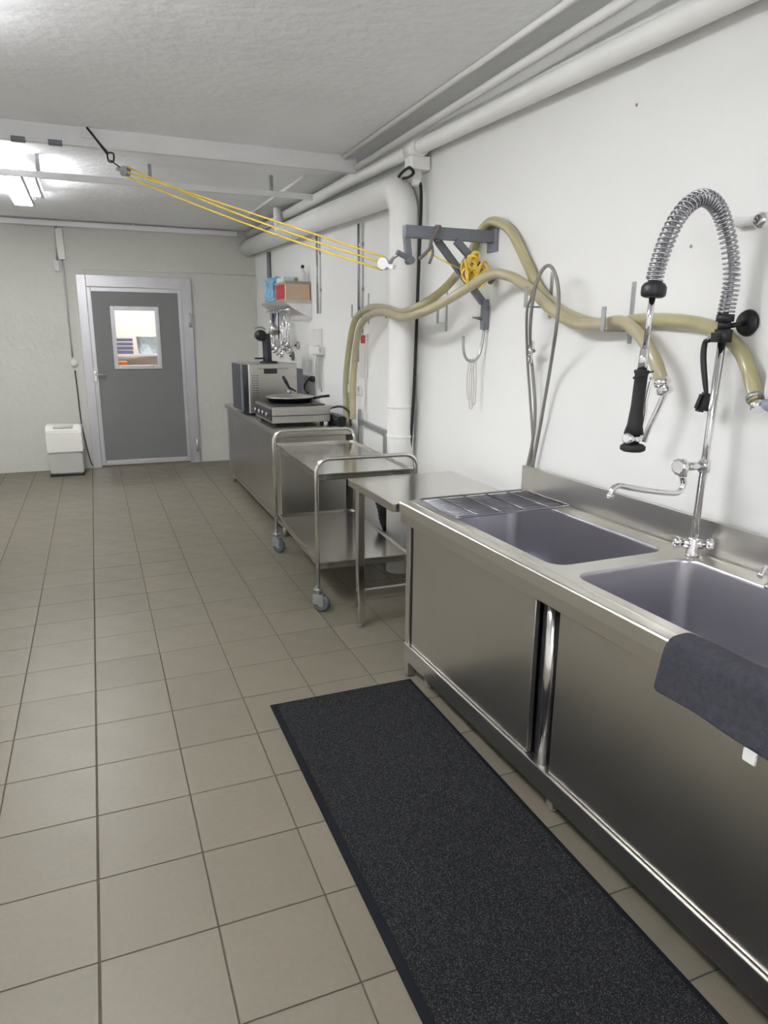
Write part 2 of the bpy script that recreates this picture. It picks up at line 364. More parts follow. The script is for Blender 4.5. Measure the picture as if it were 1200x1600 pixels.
for (px, y, a, b_, lab) in ((497, 6.28, 2.41, 1.75, 'pale conduit down the wall beside the utensil shelf'), (563, 5.205, 2.37, 1.70, 'pale conduit down the wall above the hose bend')):
    t = thing('wall_conduit', lab, 'conduit', (1.92, y, b_))
    obj('pipe', tube(BM(), [(1.917, y-.03, a), (1.917, y-.03, b_)], .011, 8), M['trim'], t); obj('pipe', tube(BM(), [(1.917, y+.035, a), (1.917, y+.035, b_)], .009, 8), M['galv'], t)
    for z in (a-.15, b_+.2): obj('clip', box(BM(), 1.915, 1.9295, y-.05, y+.055, z-.012, z+.012), M['galv'], t)
line('wall_conduit', [(1.906, 8.12, 2.45), (1.906, 8.12, 2.0)], .022, M['grey_paint'], 'dark grey pipe down the wall above the shelf near the far corner', 'pipe')
line('ceiling_conduit', [WZ(475, 275, 2.75), WZ(390, 335, 2.75)], .012, M['pipe'], 'short white conduit on the ceiling beyond the beam')

# far wall fittings
t = thing('wall_conduit', 'grey conduit with a pale sleeve left of the door', 'conduit', (-.27, YF, 1.3))
P = lambda px, py: WY(px, py, YF-.018)
obj('pipe', tube(BM(), [P(86, 345), P(90, 408)], .012, 8), M['galv'], t)
a, b_ = P(91, 357), P(97, 405); obj('sleeve', bar(BM(), a, b_, .07, .03, (0, 1, 0)), M['cream_p'], t)
obj('end_cap', bar(BM(), P(88, 407), P(89, 424), .05, .035, (0, 1, 0)), M['frost'], t)
obj('cable', tube(BM(), smooth([P(97, 405), P(101, 440), P(107, 500), P(113, 558)], 4), .009, 8), M['galv'], t)
t = thing('wall_switch', 'round white junction switch beside the door frame', 'switch', P(115, 567))
lathe(bm := BM(), [(.042, 0), (.042, .022), (.034, .032)], P(115, 567)+Vector((0, .0175, 0)), (0, -1, 0)); obj('cover', bm, M['cream_p'], t)
lathe(bm := BM(), [(.016, .0), (.016, .012)], P(115, 567)+Vector((0, -.0145, 0)), (0, -1, 0), 12); obj('button', bm, M['white_p'], t)
line('cable', smooth([P(117, 579), P(121, 610), P(128, 665), P(140, 715), P(145, 728)], 5), .0065, M['rubber'], 'thin black cable down the wall beside the door frame', 'cable', 8)
line('cable', [WY(130, 420, YF-.008), WY(300, 426, YF-.008), WY(398, 431, YF-.008)], .006, M['cream_p'], 'thin wire along the far wall above the door', 'cable', 6)
# dispenser on the floor
t = thing('dispenser', 'white plastic paper dispenser standing on the floor beside the door', 'dispenser', (-.37, 8.6, 0), -.06)
b_ = box(BM(), -.178, .178, -.11, .12, .0, .025, .004); obj('base', b_, M['black'], t, True)
bm = BM(); prism(bm, [(-.172, -.10, .026), (-.172, .12, .026), (-.175, .12, .265), (-.175, -.115, .265)], (.345, 0, 0)); bmesh.ops.bevel(bm, geom=bm.edges[:], offset=.012, segments=2, affect='EDGES'); obj('tray_window', bm, M['frost'], t, True)
bm = BM(); prism(bm, [(-.183, -.125, .267), (-.183, .12, .267), (-.183, .12, .57), (-.183, -.06, .57), (-.183, -.105, .50)], (.366, 0, 0)); bmesh.ops.bevel(bm, geom=bm.edges[:], offset=.012, segments=2, affect='EDGES'); obj('cover', bm, M['cream_p'], t, True)
obj('lock_bar', box(BM(), -.10, .10, -.10, -.065, .545, .575, .004), M['cream_p'], t, True)

# ------------------------------------------------------------------ sink unit (slightly askew to the wall)
SZ = .850
su = thing('sink_unit', 'long stainless steel double sink cabinet beside the black mat', 'sink', (1.212, 2.785, 0), math.radians(1.3))
S1 = (.088, .562, -1.015, -.085); S2 = (.088, .562, -2.03, -1.095); YE = -2.35; XB = .645
def poly_fill(bm, outer, holes, z):
    es = []
    for lp in [outer]+holes:
        vv = [bm.verts.new((x, y, z)) for x, y in lp]
        es += [bm.edges.new((vv[i], vv[(i+1) % len(vv)])) for i in range(len(vv))]
    bmesh.ops.triangle_fill(bm, edges=es, use_beauty=True)
bm = BM()
h1 = rrect(*S1, .06); h2 = rrect(*S2, .06)
poly_fill(bm, [(.008, YE), (XB, YE), (XB, 0), (.008, 0)], [h1, h2], SZ)
# rolled front and end edge, fascia
prof = [(.008, SZ), (.003, SZ-.0015), (.0, SZ-.005), (.0, SZ-.046), (.008, SZ-.048)]
for (x0, z0), (x1, z1) in zip(prof, prof[1:]):
    f = bm.faces.new([bm.verts.new(q) for q in ((x0, 0, z0), (x0, YE, z0), (x1, YE, z1), (x1, 0, z1))])
bm.faces.new([bm.verts.new(q) for q in [(x, 0, z) for x, z in prof]+[(XB, 0, SZ-.05), (XB, 0, SZ)]])
bm.faces.new([bm.verts.new(q) for q in [(x, YE, z) for x, z in prof]+[(XB, YE, SZ-.05), (XB, YE, SZ)]])
# raised bead round the wet area
bmesh.ops.remove_doubles(bm, verts=bm.verts, dist=.0002)
obj('worktop', bm, M['steel_top'], su, True)
bm = BM()
for (x0, x1, y0, y1) in ((.045, .049, YE+.02, -.03), (.628, .632, YE+.02, -.03)): box(bm, x0, x1, y0, y1, SZ-.001, SZ+.004, .0015)
obj('drip_edge', bm, M['steel_top'], su, True)
for S in (S1, S2):
    bm = BM(); rings = []
    for ins, dz, r in ((0, 0, .06), (.003, -.003, .06), (.005, -.012, .06), (.012, -.26, .055), (.018, -.29, .05), (.04, -.305, .045), (.06, -.308, .04)):
        rings.append([bm.verts.new((x, y, SZ+dz)) for x, y in rrect(S[0]+ins, S[1]-ins, S[2]+ins, S[3]-ins, r)])
    for A, B in zip(rings, rings[1:]):
        for k in range(len(A)):
            f = bm.faces.new((A[k], A[(k+1) % len(A)], B[(k+1) % len(A)], B[k])); f.smooth = True
    bm.faces.new(rings[-1])
    bs = obj('basin', bm, M['basin'], su, True)
    lathe(bm := BM(), [(.03, 0), (.03, .004), (.02, .005)], ((S[0]+S[1])/2, (S[2]+S[3])/2, SZ-.3095)); obj('drain', bm, M['chrome'], bs, True)
obj('backsplash', box(BM(), XB-.002, XB+.018, YE, 0, SZ-.002, SZ+.122, .003), M['steel'], su, True)
# frame below
bm = BM(); box(bm, .006, .05, YE, -.004, SZ-.092, SZ-.0485, .0015); obj('fascia', bm, M['steel_v'], su, True)
bm = BM(); box(bm, .03, .07, YE, -.0, .084, .1655, .003); obj('bottom_rail', bm, M['steel'], su, True)
obj('bottom_shelf', box(BM(), .07, .62, YE, -.01, .150, .165), M['steel'], su, True)
for (y0, y1) in ((-.045, -.003), (YE, YE+.04)):
    obj('post', box(BM(), .035, .075, y0, y1, 0.012, SZ-.092, .004), M['steel'], su, True)
    obj('post', box(BM(), .595, .635, y0, y1, 0.012, SZ-.05, .004), M['steel'], su, True)
obj('post', tube(BM(), [(.062, -1.055, .166), (.062, -1.055, SZ-.092)], .020, 14), M['tube'], su, True)
bm = BM(); box(bm, .062, .09, -.115, -.045, .166, SZ-.092); obj('slot_shade', bm, M['dark'], su, True)  # dark block painted as the shade in the slot beside the post
obj('slot_shade', box(BM(), .075, .09, -1.13, -.985, .166, SZ-.092), M['dark'], su, True)  # dark block painted as the shade in the gaps round the middle post
for (y0, y1, lab) in ((-.985, -.062, None), (-2.10, -1.112, None)):
    obj('door', box(BM(), .042, .062, y0, y1, .168, SZ-.094, .003), M['steel_v'], su, True)
obj('end_panel', box(BM(), .09, .60, -.014, -.004, .165, SZ-.05), M['steel_v'], su, True)
obj('back_panel', box(BM(), .61, .62, YE, -.02, .165, SZ-.05), M['steel_v'], su, True)
for x, y in ((.075, -.155), (.075, -1.09), (.58, -.155), (.58, -1.09), (.075, -2.2), (.58, -2.2)):
    bm = BM(); box(bm, x-.018+.016*(x < .1), x+.018+.016*(x < .1), y-.018, y+.018, .012, .149, .003); cyl(bm, (x+.016*(x < .1), y, 0), (x+.016*(x < .1), y, .014), .017); obj('foot', bm, M['steel'], su, True)
# wire rack lying over the first basin
t = thing('wire_rack', 'grey wire rack laid across the far end of the sink', 'rack', (1.3, 2.4, SZ), math.radians(1.3))
zr = SZ+.0145; R_ = lambda x, y: (x-1.3, y-2.4, zr-SZ)
X0, X1, Y0, Y1 = 1.292, 1.844, 2.385, 2.735
t.location = (1.3, 2.4, SZ)
loop = [R_(x, y) for x, y in rrect(X0, X1, Y0, Y1, .02, 3)]
obj('rim', tube(BM(), loop, .0045, 8, True), M['rack'], t, True)
for k in range(4):
    x = X0+.10+k*(X1-X0-.20)/3; obj('wire', tube(BM(), [R_(x, Y0), R_(x, Y1)], .003, 6), M['rack'], t, True)
for k in range(14):
    y = Y0+.024+k*(Y1-Y0-.048)/13; obj('cross_wire', tube(BM(), [(*R_(X0, y)[:2], zr-SZ-.005), (*R_(X1, y)[:2], zr-SZ-.005)], .003, 6), M['rack'], t, True)
# towel over the front edge
t = thing('towel', 'dark grey towel draped over the front edge of the sink', 'towel', (1.245, 1.19, SZ), math.radians(1.3))
prof = [(.082, .003), (.06, .009), (.03, .007), (.008, .006), (-.006, .0), (-.011, -.02), (-.012, -.06), (-.014, -.10), (-.020, -.135)]
bm = BM(); n = 26; rows = []
for j in range(n+1):
    y = .01-max(0, j-.75)*.85/n if j else .01
    row = []
    for i, (x, z) in enumerate(prof):
        wob = .004*math.sin(9*y+i*.4)+.002*math.sin(31*y+i)
        row.append(bm.verts.new((x-abs(wob)*(i > 4)-.004*(i > 6)*math.sin(7*y)**2, y+(.018*max(0, i-4)/4 if j == 0 else 0), z+(.002+abs(wob))*(i < 4)-.006*(i == 8)*math.sin(11*y))))
    rows.append(row)
for A, B in zip(rows, rows[1:]):
    for k in range(len(prof)-1):
        f = bm.faces.new((A[k], A[k+1], B[k+1], B[k])); f.smooth = True
cl = obj('cloth', bm, M['towel'], t, True)
md = cl.modifiers.new('thick', 'SOLIDIFY'); md.thickness = .007; md.offset = 1
md = cl.modifiers.new('sub', 'SUBSURF'); md.levels = 1; md.render_levels = 2
obj('care_tag', box(BM(), -.036, -.030, -.285, -.255, -.155, -.128), M['white_p'], t, True)

# ------------------------------------------------------------------ pre-rinse faucet
FX, FY = 1.826, 1.703
pf = thing('faucet', 'tall chrome spray faucet with spring hose between the two basins', 'faucet', (FX, FY, SZ))
lathe(bm := BM(), [(.023, 0), (.023, .012), (.020, .02), (.019, .06), (.014, .07)], (FX, FY, SZ)); obj('base', bm, M['chrome'], pf)
obj('valve_body', tube(BM(), [(FX-.026, FY+.018, SZ+.042), (FX+.026, FY-.018, SZ+.042)], .016, 12), M['chrome'], pf)
for s in (-1, 1):
    a = Vector((FX+s*.026, FY-s*.018, SZ+.042)); d = Vector((s*.8, -s*.6, .12)).normalized(); bm = BM()
    lathe(bm, [(.011, 0), (.011, .008), (.021, .011), (.022, .027), (.016, .032)], a, d, 10); obj('tap_knob', bm, M['chrome'], pf)
PT = Vector((1.845, 1.703, 1.60))
obj('riser_pipe', tube(BM(), [(FX, FY, SZ+.065), PT], .0125, 14), M['chrome'], pf)
cl_ = WY(1134, 508, FY)
bm = BM(); cyl(bm, PT+Vector((0, 0, -.045)), PT+Vector((0, 0, -.005)), .027, n=12); cyl(bm, PT+Vector((0, 0, -.005)), PT+Vector((0, 0, .018)), .020, n=12); cyl(bm, PT+Vector((0, 0, .018)), PT+Vector((0, 0, .04)), .027, n=12)
box(bm, PT.x-.04, PT.x-.02, PT.y-.012, PT.y+.012, PT.z-.045, PT.z-.015, .003); obj('clamp', bm, M['black'], pf)
# hose arch in the plane of the sink edge
A_ = [PT+Vector((0, 0, .04))]+[WY(px, py, FY) for px, py in ((1143, 440), (1141, 395), (1132, 350), (1118, 320), (1098, 309), (1076, 320), (1056, 345), (1040, 380), (1028, 415), (1022, 440))]
arch = smooth(A_, 10)
obj('inner_hose', tube(BM(), arch, .0085, 8), M['galv'], pf)
# spring: helix round the arch, coils even in length
L_ = [0.0]
for a, b_ in zip(arch, arch[1:]): L_.append(L_[-1]+(b_-a).length)
fr = frames(arch); NC = 50; hel = []
for k in range(NC*14+1):
    s = k/(NC*14)
    d = (s-.085*math.sin(4*math.pi*s)/(2*math.pi)*1.0+.0)*L_[-1]
    i = max(0, min(len(arch)-2, int(np.searchsorted(L_, d))-1)); q = (d-L_[i])/(L_[i+1]-L_[i])
    c = arch[i].lerp(arch[i+1], q); u = fr[i][1].lerp(fr[i+1][1], q); v = fr[i][2].lerp(fr[i+1][2], q); a = 2*math.pi*k/14
    hel.append(c+(u*math.cos(a)+v*math.sin(a))*.0228)
obj('spring', tube(BM(), hel, .0035, 6), M['spring'], pf)
ce = WY(1021, 453, FY); g0 = WY(1003, 580, FY); g1 = WY(990, 678, FY); h1_ = WY(989, 694, FY)
lathe(bm := BM(), [(.026, 0), (.034, .004), (.036, .012), (.036, .030), (.030, .040), (.018, .046)], ce+Vector((0, 0, -.022)), (ce-g0).normalized()*1.0, 18); obj('collar', bm, M['black'], pf)
mid = ce.lerp(g0, .72)
bm = BM(); cyl(bm, ce, mid, .0095, n=12); cyl(bm, mid, g0, .0135, .0150, n=12); obj('spray_tube', bm, M['chrome'], pf)
ax = (g1-g0); bm = BM(); lathe(bm, [(.020, -.004), (.024, 0), (.019, .012), (.019, ax.length*.55), (.023, ax.length*.85), (.030, ax.length)], g0, ax.normalized(), 16); obj('spray_grip', bm, M['rubber'], pf)
tube(bm := BM(), smooth([g0+Vector((-.02, 0, -.012)), g0+Vector((-.034, -.005, -.02)), g0+Vector((-.02, -.02, -.01)), g0+Vector((.03, -.015, 0))], 4), .003, 6); obj('grip_ring', bm, M['black'], pf)
bm = BM(); cyl(bm, g1, h1_, .021, .018, n=16); lathe(bm, [(.010, 0), (.018, .004), (.020, .02), (.012, .028)], g1.lerp(h1_, .45)+Vector((-.008, 0, 0)), (-1, -.3, .1), 12); obj('spray_valve', bm, M['chrome'], pf)
bm = BM(); tube(bm, smooth([h1_+Vector((.02, .0, .01)), h1_+Vector((.04, .01, .045)), h1_+Vector((.045, .01, .10)), g0.lerp(g1, .45)+Vector((.04, .01, 0)), g0.lerp(g1, .1)+Vector((.05, .01, 0))], 5), .006, 8); obj('spray_lever', bm, M['chrome'], pf)
lathe(bm := BM(), [(.030, 0), (.038, .005), (.038, .016), (.030, .022)], h1_+Vector((0, 0, -.022)), (0, 0, 1), 20); obj('spray_head', bm, M['rubber'], pf)
# swivel spout half way up
b0 = WY(1100, 728, FY); b0 = Vector((FX+(PT.x-FX)*((b0.z-SZ)/(PT.z-SZ)), FY, b0.z)); b1 = WY(1066, 729, FY)
bm = BM(); cyl(bm, b0+Vector((0, 0, -.02)), b0+Vector((0, 0, .02)), .019, n=12); tube(bm, [b0, b1], .014, 12); cyl(bm, b1+Vector((.005, 0, 0)), b1+Vector((.005, 0, -.032)), .014, n=12); obj('spout_bracket', bm, M['chrome'], pf)
lathe(bm := BM(), [(.014, 0), (.026, .006), (.028, .03), (.020, .038)], b1+Vector((.008, 0, 0)), (-1, -.25, .05), 10); obj('spout_knob', bm, M['chrome'], pf)
sp = smooth([b1+Vector((.005, 0, -.03)), WY(1068, 757, FY), WY(1058, 770, FY), WY(1030, 769, FY), WY(985, 762, FY), WY(967, 759, FY), WY(957, 765, FY), WY(952, 778, FY)], 6)
bm = BM(); tube(bm, sp, .0095, 10); cyl(bm, sp[-1]+Vector((.003, 0, .012)), sp[-1], .012, n=10); obj('spout', bm, M['chrome'], pf)
fl = WX(1168, 507, 1.925)
bm = BM(); lathe(bm, [(.038, 0), (.042, .004), (.038, .014), (.012, .017)], (1.9295, fl.y, 1.615), (-1, 0, 0), 20); tube(bm, [(1.915, fl.y, 1.615), (PT.x+.02, FY, 1.605)], .008, 8); obj('wall_flange', bm, M['black'], pf)

# ------------------------------------------------------------------ table between sink and trolley
t = thing('steel_table', 'low stainless steel table standing between sink and trolley', 'table', (1.19, 2.80, 0))
TZ = .836; tx0, tx1, ty0, ty1 = 1.188, 1.80, 2.803, 3.415
obj('tabletop', box(BM(), tx0, tx1, ty0, ty1, TZ-.04, TZ, .004), M['tray'], t)
for x, y in ((1.247, 3.385), (1.75, 3.385), (1.75, 2.84)):
    bm = BM(); box(bm, x-.02, x+.02, y-.02, y+.02, .02, TZ-.04, .004); o = obj('leg', bm, M['tube'], t); cyl(bm := BM(), (x, y, 0), (x, y, .021), .015); obj('leg_cap', bm, M['galv'], o)
obj('stretcher', box(BM(), 1.267, 1.73, 3.37, 3.40, .175, .215, .004), M['steel'], t); obj('stretcher', box(BM(), 1.735, 1.765, 2.86, 3.365, .175, .215, .004), M['steel'], t)

# ------------------------------------------------------------------ trolley
ct = thing('trolley', 'two shelf stainless steel trolley on castors beside the worktop cabinet', 'cart', (1.098, 3.69, 0), math.radians(-2.3))
CW, CL, TRZ = .605, 1.215, .80
for y, lab in ((0, 'near'), (CL, 'far')):
    z1 = .897; r = .075; path = [Vector((0, y, .135)), Vector((0, y, z1-r))]
    for k in range(1, 7):
        a = math.radians(90*k/6); path.append(Vector((r*(1-math.cos(a)), y, z1-r+r*math.sin(a))))
    for k in range(0, 7):
        a = math.radians(90*k/6); path.append(Vector((CW-r+r*math.sin(a), y, z1-r+r*math.cos(a))))
    path.append(Vector((CW, y, .135))); obj('handle_frame', tube(BM(), path, .0125, 12), M['tube'], ct, True)
def tray(z, name):
    bm = BM(); x0, x1, y0, y1 = .013, CW-.013, .012, CL-.012
    box(bm, x0, x1, y0, y1, z-.004, z); 
    for q in ((x0, x1, y0, y0+.012), (x0, x1, y1-.012, y1), (x0, x0+.012, y0+.012, y1-.012), (x1-.012, x1, y0+.012, y1-.012)): box(bm, *q, z-.028, z+.012, .003)
    return obj(name, bm, M['tray'], ct, True)
tray(TRZ, 'tray'); tray(.275, 'lower_shelf')
for x in (0, CW):
    for y in (0, CL):
        sw = math.radians((52, 38, 66, 20)[(x > 0)*2+(y > 0)]); rot = Matrix.Translation((x, y, 0)) @ Matrix.Rotation(sw, 4, 'Z')
        bm = BM(); cyl(bm, (0, 0, .10), (0, 0, .137), .012, n=10); cyl(bm, (0, 0, .128), (0, 0, .140), .028, n=14); box(bm, -.024, -.019, -.040, .026, .045, .108, .003); box(bm, .019, .024, -.040, .026, .045, .108, .003); box(bm, -.024, .024, -.036, .024, .101, .108, .002)
        bm.transform(rot); fk = obj('castor_fork', bm, M['galv'], ct, True)
        lathe(bm := BM(), [(.040, 0), (.051, .006), (.051, .030), (.040, .036)], (-.018, -.020, .051), (1, 0, 0), 20); bm.transform(rot); wl = obj('wheel', bm, M['tyre'], fk, True)
        lathe(bm := BM(), [(.020, 0), (.020, .0365)], (-.0183, -.020, .051), (1, 0, 0), 12); bm.transform(rot); obj('hub', bm, M['galv'], fk, True)

# ------------------------------------------------------------------ worktop cabinet at the back
wc = thing('worktop_cabinet', 'long stainless steel worktop cabinet carrying oven and griddle', 'cabinet', (1.245, 5.22, 0), math.radians(-.4))
BZ, BL = .842, 2.42
obj('worktop', box(BM(), 0, .618, 0, BL, BZ-.04, BZ, .006), M['steel_top'], wc, True)
obj('end_panel', box(BM(), .03, .56, .012, .03, .10, BZ-.045, .003), M['steel_v'], wc, True)
for y0, y1 in ((.008, .05), (BL-.05, BL-.01)): obj('corner_post', box(BM(), .025, .06, y0, y1, .09, BZ-.04, .003), M['steel'], wc, True)
for k, (y0, y1) in enumerate(((.055, 1.95), (1.955, BL-.055))): obj('door', box(BM(), .028, .05, y0, y1, .135, BZ-.045, .003), M['steel_v'], wc, True)
obj('bottom_rail', box(BM(), .026, .055, .05, BL-.05, .09, .132, .003), M['steel'], wc, True)
obj('bottom_shelf', box(BM(), .06, .56, .03, BL-.01, .10, .12), M['steel'], wc, True)
obj('back_panel', box(BM(), .55, .56, .03, BL-.01, .12, BZ-.045), M['steel'], wc, True)
for x in (.06, .52):
    for y in (.06, BL-.08): obj('foot', cyl(BM(), (x, y, 0), (x, y, .10), .019, n=12), M['steel'], wc, True)
# wall rail behind the trolley
t = thing('wall_rail', 'square steel guard rail standing against the wall behind the trolley', 'rail', (1.88, 4.66, 0))
obj('rail', bar(BM(), (1.908, 4.64, .885), (1.908, 5.20, .908), .028, .035), M['galv'], t)
for y in (4.655,): obj('post', bar(BM(), (1.908, y, 0), (1.908, y, .88+.039*(y-4.64)), .026, .03), M['galv'], t)
obj('post', bar(BM(), (1.908, 5.19, .0), (1.908, 5.19, 1.0), .022, .022), M['galv'], t)

# ------------------------------------------------------------------ griddle with pan
g = thing('griddle', 'stainless steel griddle on black feet at the near end of the worktop', 'griddle', (1.53, 5.85, BZ))
gx0, gx1, gy0, gy1, gz0, gz1 = 1.275, 1.775, 5.53, 6.16, .872, 1.0
bm = BM(); box(bm, gx0+.012, gx1, gy0, gy1, gz0, gz0+.055, .004); box(bm, gx0+.012, gx1, gy0, gy1, gz0+.058, gz1, .005); obj('body', bm, M['steel'], g)
pn = obj('control_panel', box(BM(), gx0, gx0+.0115, gy0+.01, gy1-.01, gz0+.02, gz1-.02, .003), mat('dark_panel', (.05, .045, .05), .4, .3), g)
for k in range(4): lathe(bm := BM(), [(.018, 0), (.018, .014), (.012, .02)], (gx0-.0005, gy0+.1+k*.14, gz0+.065), (-1, 0, 0), 10); obj('knob', bm, M['galv'], pn)
obj('cooking_plate', box(BM(), gx0+.04, gx1-.03, gy0+.05, gy1-.04, gz1-.002, gz1+.012, .004), mat('seared_steel', (.10, .095, .09), .4, .8, var=(12, .4)), g)
obj('rear_lip', box(BM(), gx1-.008, gx1+.02, gy0, gy1, gz1-.02, gz1-.003, .003), M['steel'], g)
for x in (gx0+.06, gx1-.06):
    for y in (gy0+.05, gy1-.06): obj('foot', cyl(BM(), (x, y, BZ), (x, y, gz0+.002), .018, n=10), M['black'], g)
p = thing('pan', 'wide lidded frying pan on the griddle', 'pan', (1.52, 5.86, gz1+.0125))
lathe(bm := BM(), [(.17, 0), (.205, .035), (.212, .038), (.20, .034)], (1.52, 5.86, gz1+.0125), n=28); obj('body', bm, M['black'], p)
lathe(bm := BM(), [(.205, .0385), (.20, .046), (.12, .060), (.03, .067), (.001, .068)], (1.52, 5.86, gz1+.0125), n=28); ld = obj('lid', bm, M['steel'], p)
lathe(bm := BM(), [(.012, 0), (.022, .016), (.022, .028), (.012, .034)], (1.52, 5.86, gz1+.079), n=12); obj('lid_knob', bm, M['galv'], ld)
tube(bm := BM(), [(1.70, 5.76, gz1+.045), (1.755, 5.72, gz1+.06), (1.82, 5.69, gz1+.068)], .011, 8); obj('handle', bm, M['black'], p)
bm = BM(); a = WY(452, 606, 5.95); b_ = WY(442, 588, 5.95); tube(bm, [a+Vector((.06, 0, -.03)), a, a.lerp(b_, .5), b_], [.006, .010, .016, .012], 8)
a0 = a+Vector((.06, 0, -.03)); 
solo('brush', bm, M['black'], 'black handled scraper leaning on the lidded pan', 'scraper')
bm = BM(); prism(bm, [(1.795, 5.36, BZ+.001), (1.846, 5.36, BZ+.001), (1.856, 5.35, BZ+.085), (1.783, 5.35, BZ+.085)], (0, .34, 0)); bmesh.ops.bevel(bm, geom=bm.edges[:], offset=.010, segments=2, affect='EDGES')
solo('tub', bm, M['black'], 'black plastic tub squeezed between griddle and wall at the hose foot', 'tub')

# ------------------------------------------------------------------ oven and coffee machine
ov = thing('oven', 'steel microwave oven with dark front on the far worktop', 'oven', (1.5, 6.8, BZ))
ox0, ox1, oy0, oy1, oz0, oz1 = 1.285, 1.742, 6.42, 6.98, BZ+.018, 1.305
obj('body', box(BM(), ox0, ox1, oy0, oy1, oz0, oz1, .012), M['steel'], ov)
obj('front_door', box(BM(), ox0-.045, ox0-.001, oy0+.01, oy1-.005, oz0+.01, oz1-.005, .006), mat('oven_glass', (.03, .035, .045), .15, coat=.5), ov)
obj('front_rim', box(BM(), ox0-.060, ox0-.046, oy0+.005, oy0+.04, oz0+.01, oz1, .003), M['grey_paint'], ov)
obj('rear_housing', box(BM(), ox1+.001, ox1+.065, oy0+.03, oy1-.03, oz0+.02, oz1-.05, .006), M['grey_paint'], ov)
px0, px1 = WY(412, 577, oy0).x, WY(433, 577, oy0).x; zt, zb = WY(420, 576, oy0).z, WY(420, 584, oy0).z
obj('grip_recess', box(BM(), px0, px1, oy0-.002, oy0+.01, zb, zt, .004), M['dark'], ov)
bm = BM()
for i in range(4):
    for j in range(12):
        x = ox0+.04+i*.016; z = oz0+.10+j*.022; lathe(bm, [(.005, 0), (.005, .002)], (x, oy0-.0005+.0002, z), (0, -1, 0), 6)
o = obj('vent_holes', bm, M['dark'], ov); o['kind'] = 'stuff'
obj('top_seam', box(BM(), ox0+.09, ox1-.08, oy0-.001, oy0+.005, oz1-.045, oz1-.041), M['dark'], ov)
for x in (ox0+.05, ox1-.05):
    for y in (oy0+.06, oy1-.06): obj('foot', cyl(BM(), (x, y, BZ), (x, y, oz0+.002), .018, n=10), M['black'], ov)
cm = thing('coffee_machine', 'black coffee machine standing on top of the oven', 'coffee machine', (1.50, 6.62, oz1))
c0 = WY(418, 560, 6.62); cx = c0.x
lathe(bm := BM(), [(.085, 0), (.085, .012), (.06, .018)], (cx+.01, 6.62, oz1+.0005), n=20); obj('base', bm, M['black'], cm)
bm = BM(); tube(bm, smooth([(cx, 6.62, oz1+.015), (cx, 6.62, oz1+.10), (cx-.005, 6.62, oz1+.20), (cx-.012, 6.62, oz1+.265)], 5), .042, 16); obj('body', bm, mat('machine_black', (.03, .03, .045), .25), cm)
hc = WY(407, 524, 6.62); bm = BM(); lathe(bm, [(.03, -.06), (.048, -.05), (.052, 0), (.048, .05), (.03, .06)], hc, (0, 1, 0), 18); obj('head', bm, M['black'], cm)
bm = BM(); tube(bm, smooth([hc+Vector((.05, 0, .05)), hc+Vector((.02, 0, .07)), hc+Vector((-.03, 0, .07)), hc+Vector((-.055, 0, .06))], 4), .007, 8); obj('lever', bm, M['galv'], cm)
obj('drip_tray', box(BM(), cx-.12, cx-.03, 6.59, 6.65, oz1+.035, oz1+.05, .004), M['black'], cm)
# plug with cable for the griddle
t = thing('power_plug', 'black plug with short cable in the wall beside the oven', 'plug', WX(487, 592, 1.905))
q = WX(487, 592, 1.90); lathe(bm := BM(), [(.026, 0), (.028, .03), (.016, .05)], (1.925, q.y, q.z), (-1, 0, 0), 12); obj('plug', bm, M['black'], t)
obj('cable', tube(BM(), smooth([(1.875, q.y, q.z), WX(481, 594, 1.85), WX(476, 602, 1.84), WX(477, 610, 1.83), WX(481, 614, 1.81)], 5), .008, 8), M['black'], t)

# ------------------------------------------------------------------ utensil shelf
sz = 1.875; shy0, shy1, shx = 6.53, 7.50, 1.672
us = thing('utensil_shelf', 'steel wall shelf with hanging utensils below near the far corner', 'shelf', (XR, 7.0, sz))
obj('shelf_board', box(BM(), shx, 1.928, shy0, shy1, sz-.03, sz, .004), M['steel'], us)
for y in (shy0, shy1-.012): obj('bracket', prism(BM(), [(shx+.01, y, sz-.031), (1.928, y, sz-.031), (1.928, y, sz-.17), (1.75, y, sz-.075)], (0, .012, 0)), M['trim'], us)
obj('hanging_rail', tube(BM(), [(1.715, shy0+.015, sz-.085), (1.715, shy1-.015, sz-.085)], .007, 8), M['chrome'], us)
def stand(name, bm, m, label, cat, group=None): return solo(name, bm, m, label, cat, group)
bx = thing('cardboard_box', 'open cardboard box with red printed side on the utensil shelf', 'box', (1.8, 6.75, sz))
bm = BM(); box(bm, 1.69, 1.915, 6.55, 6.98, sz+.001, sz+.15); obj('carton', bm, M['card'], bx)
obj('printed_panel', box(BM(), 1.686, 1.6895, 6.60, 6.93, sz+.01, sz+.14), M['red'], bx)
bm = BM(); box(bm, 1.685, 1.92, 6.548, 6.556, sz+.14, sz+.165); box(bm, 1.685, 1.69, 6.548, 6.985, sz+.143, sz+.165); obj('flap', bm, mat('cardboard_shade', (.40, .30, .22), .8), bx)
bm = BM(); box(bm, 1.69, 1.90, 7.03, 7.42, sz+.001, sz+.22, .03); bmesh.ops.subdivide_edges(bm, edges=bm.edges[:], cuts=2)
for v in bm.verts: v.co += Vector((random.uniform(-.012, .004), random.uniform(-.01, .01), random.uniform(0, .02)))
for v in bm.verts: v.co.z = max(v.co.z, sz+.001)
solo('blue_bag', bm, M['blue'], 'crumpled blue plastic bag at the far end of the utensil shelf', 'bag')
bm = BM(); box(bm, 1.70, 1.86, 6.72, 6.97, sz+.1515, sz+.215, .02); solo('packet', bm, M['blue2'], 'pale blue packet lying on the cardboard box', 'packet')
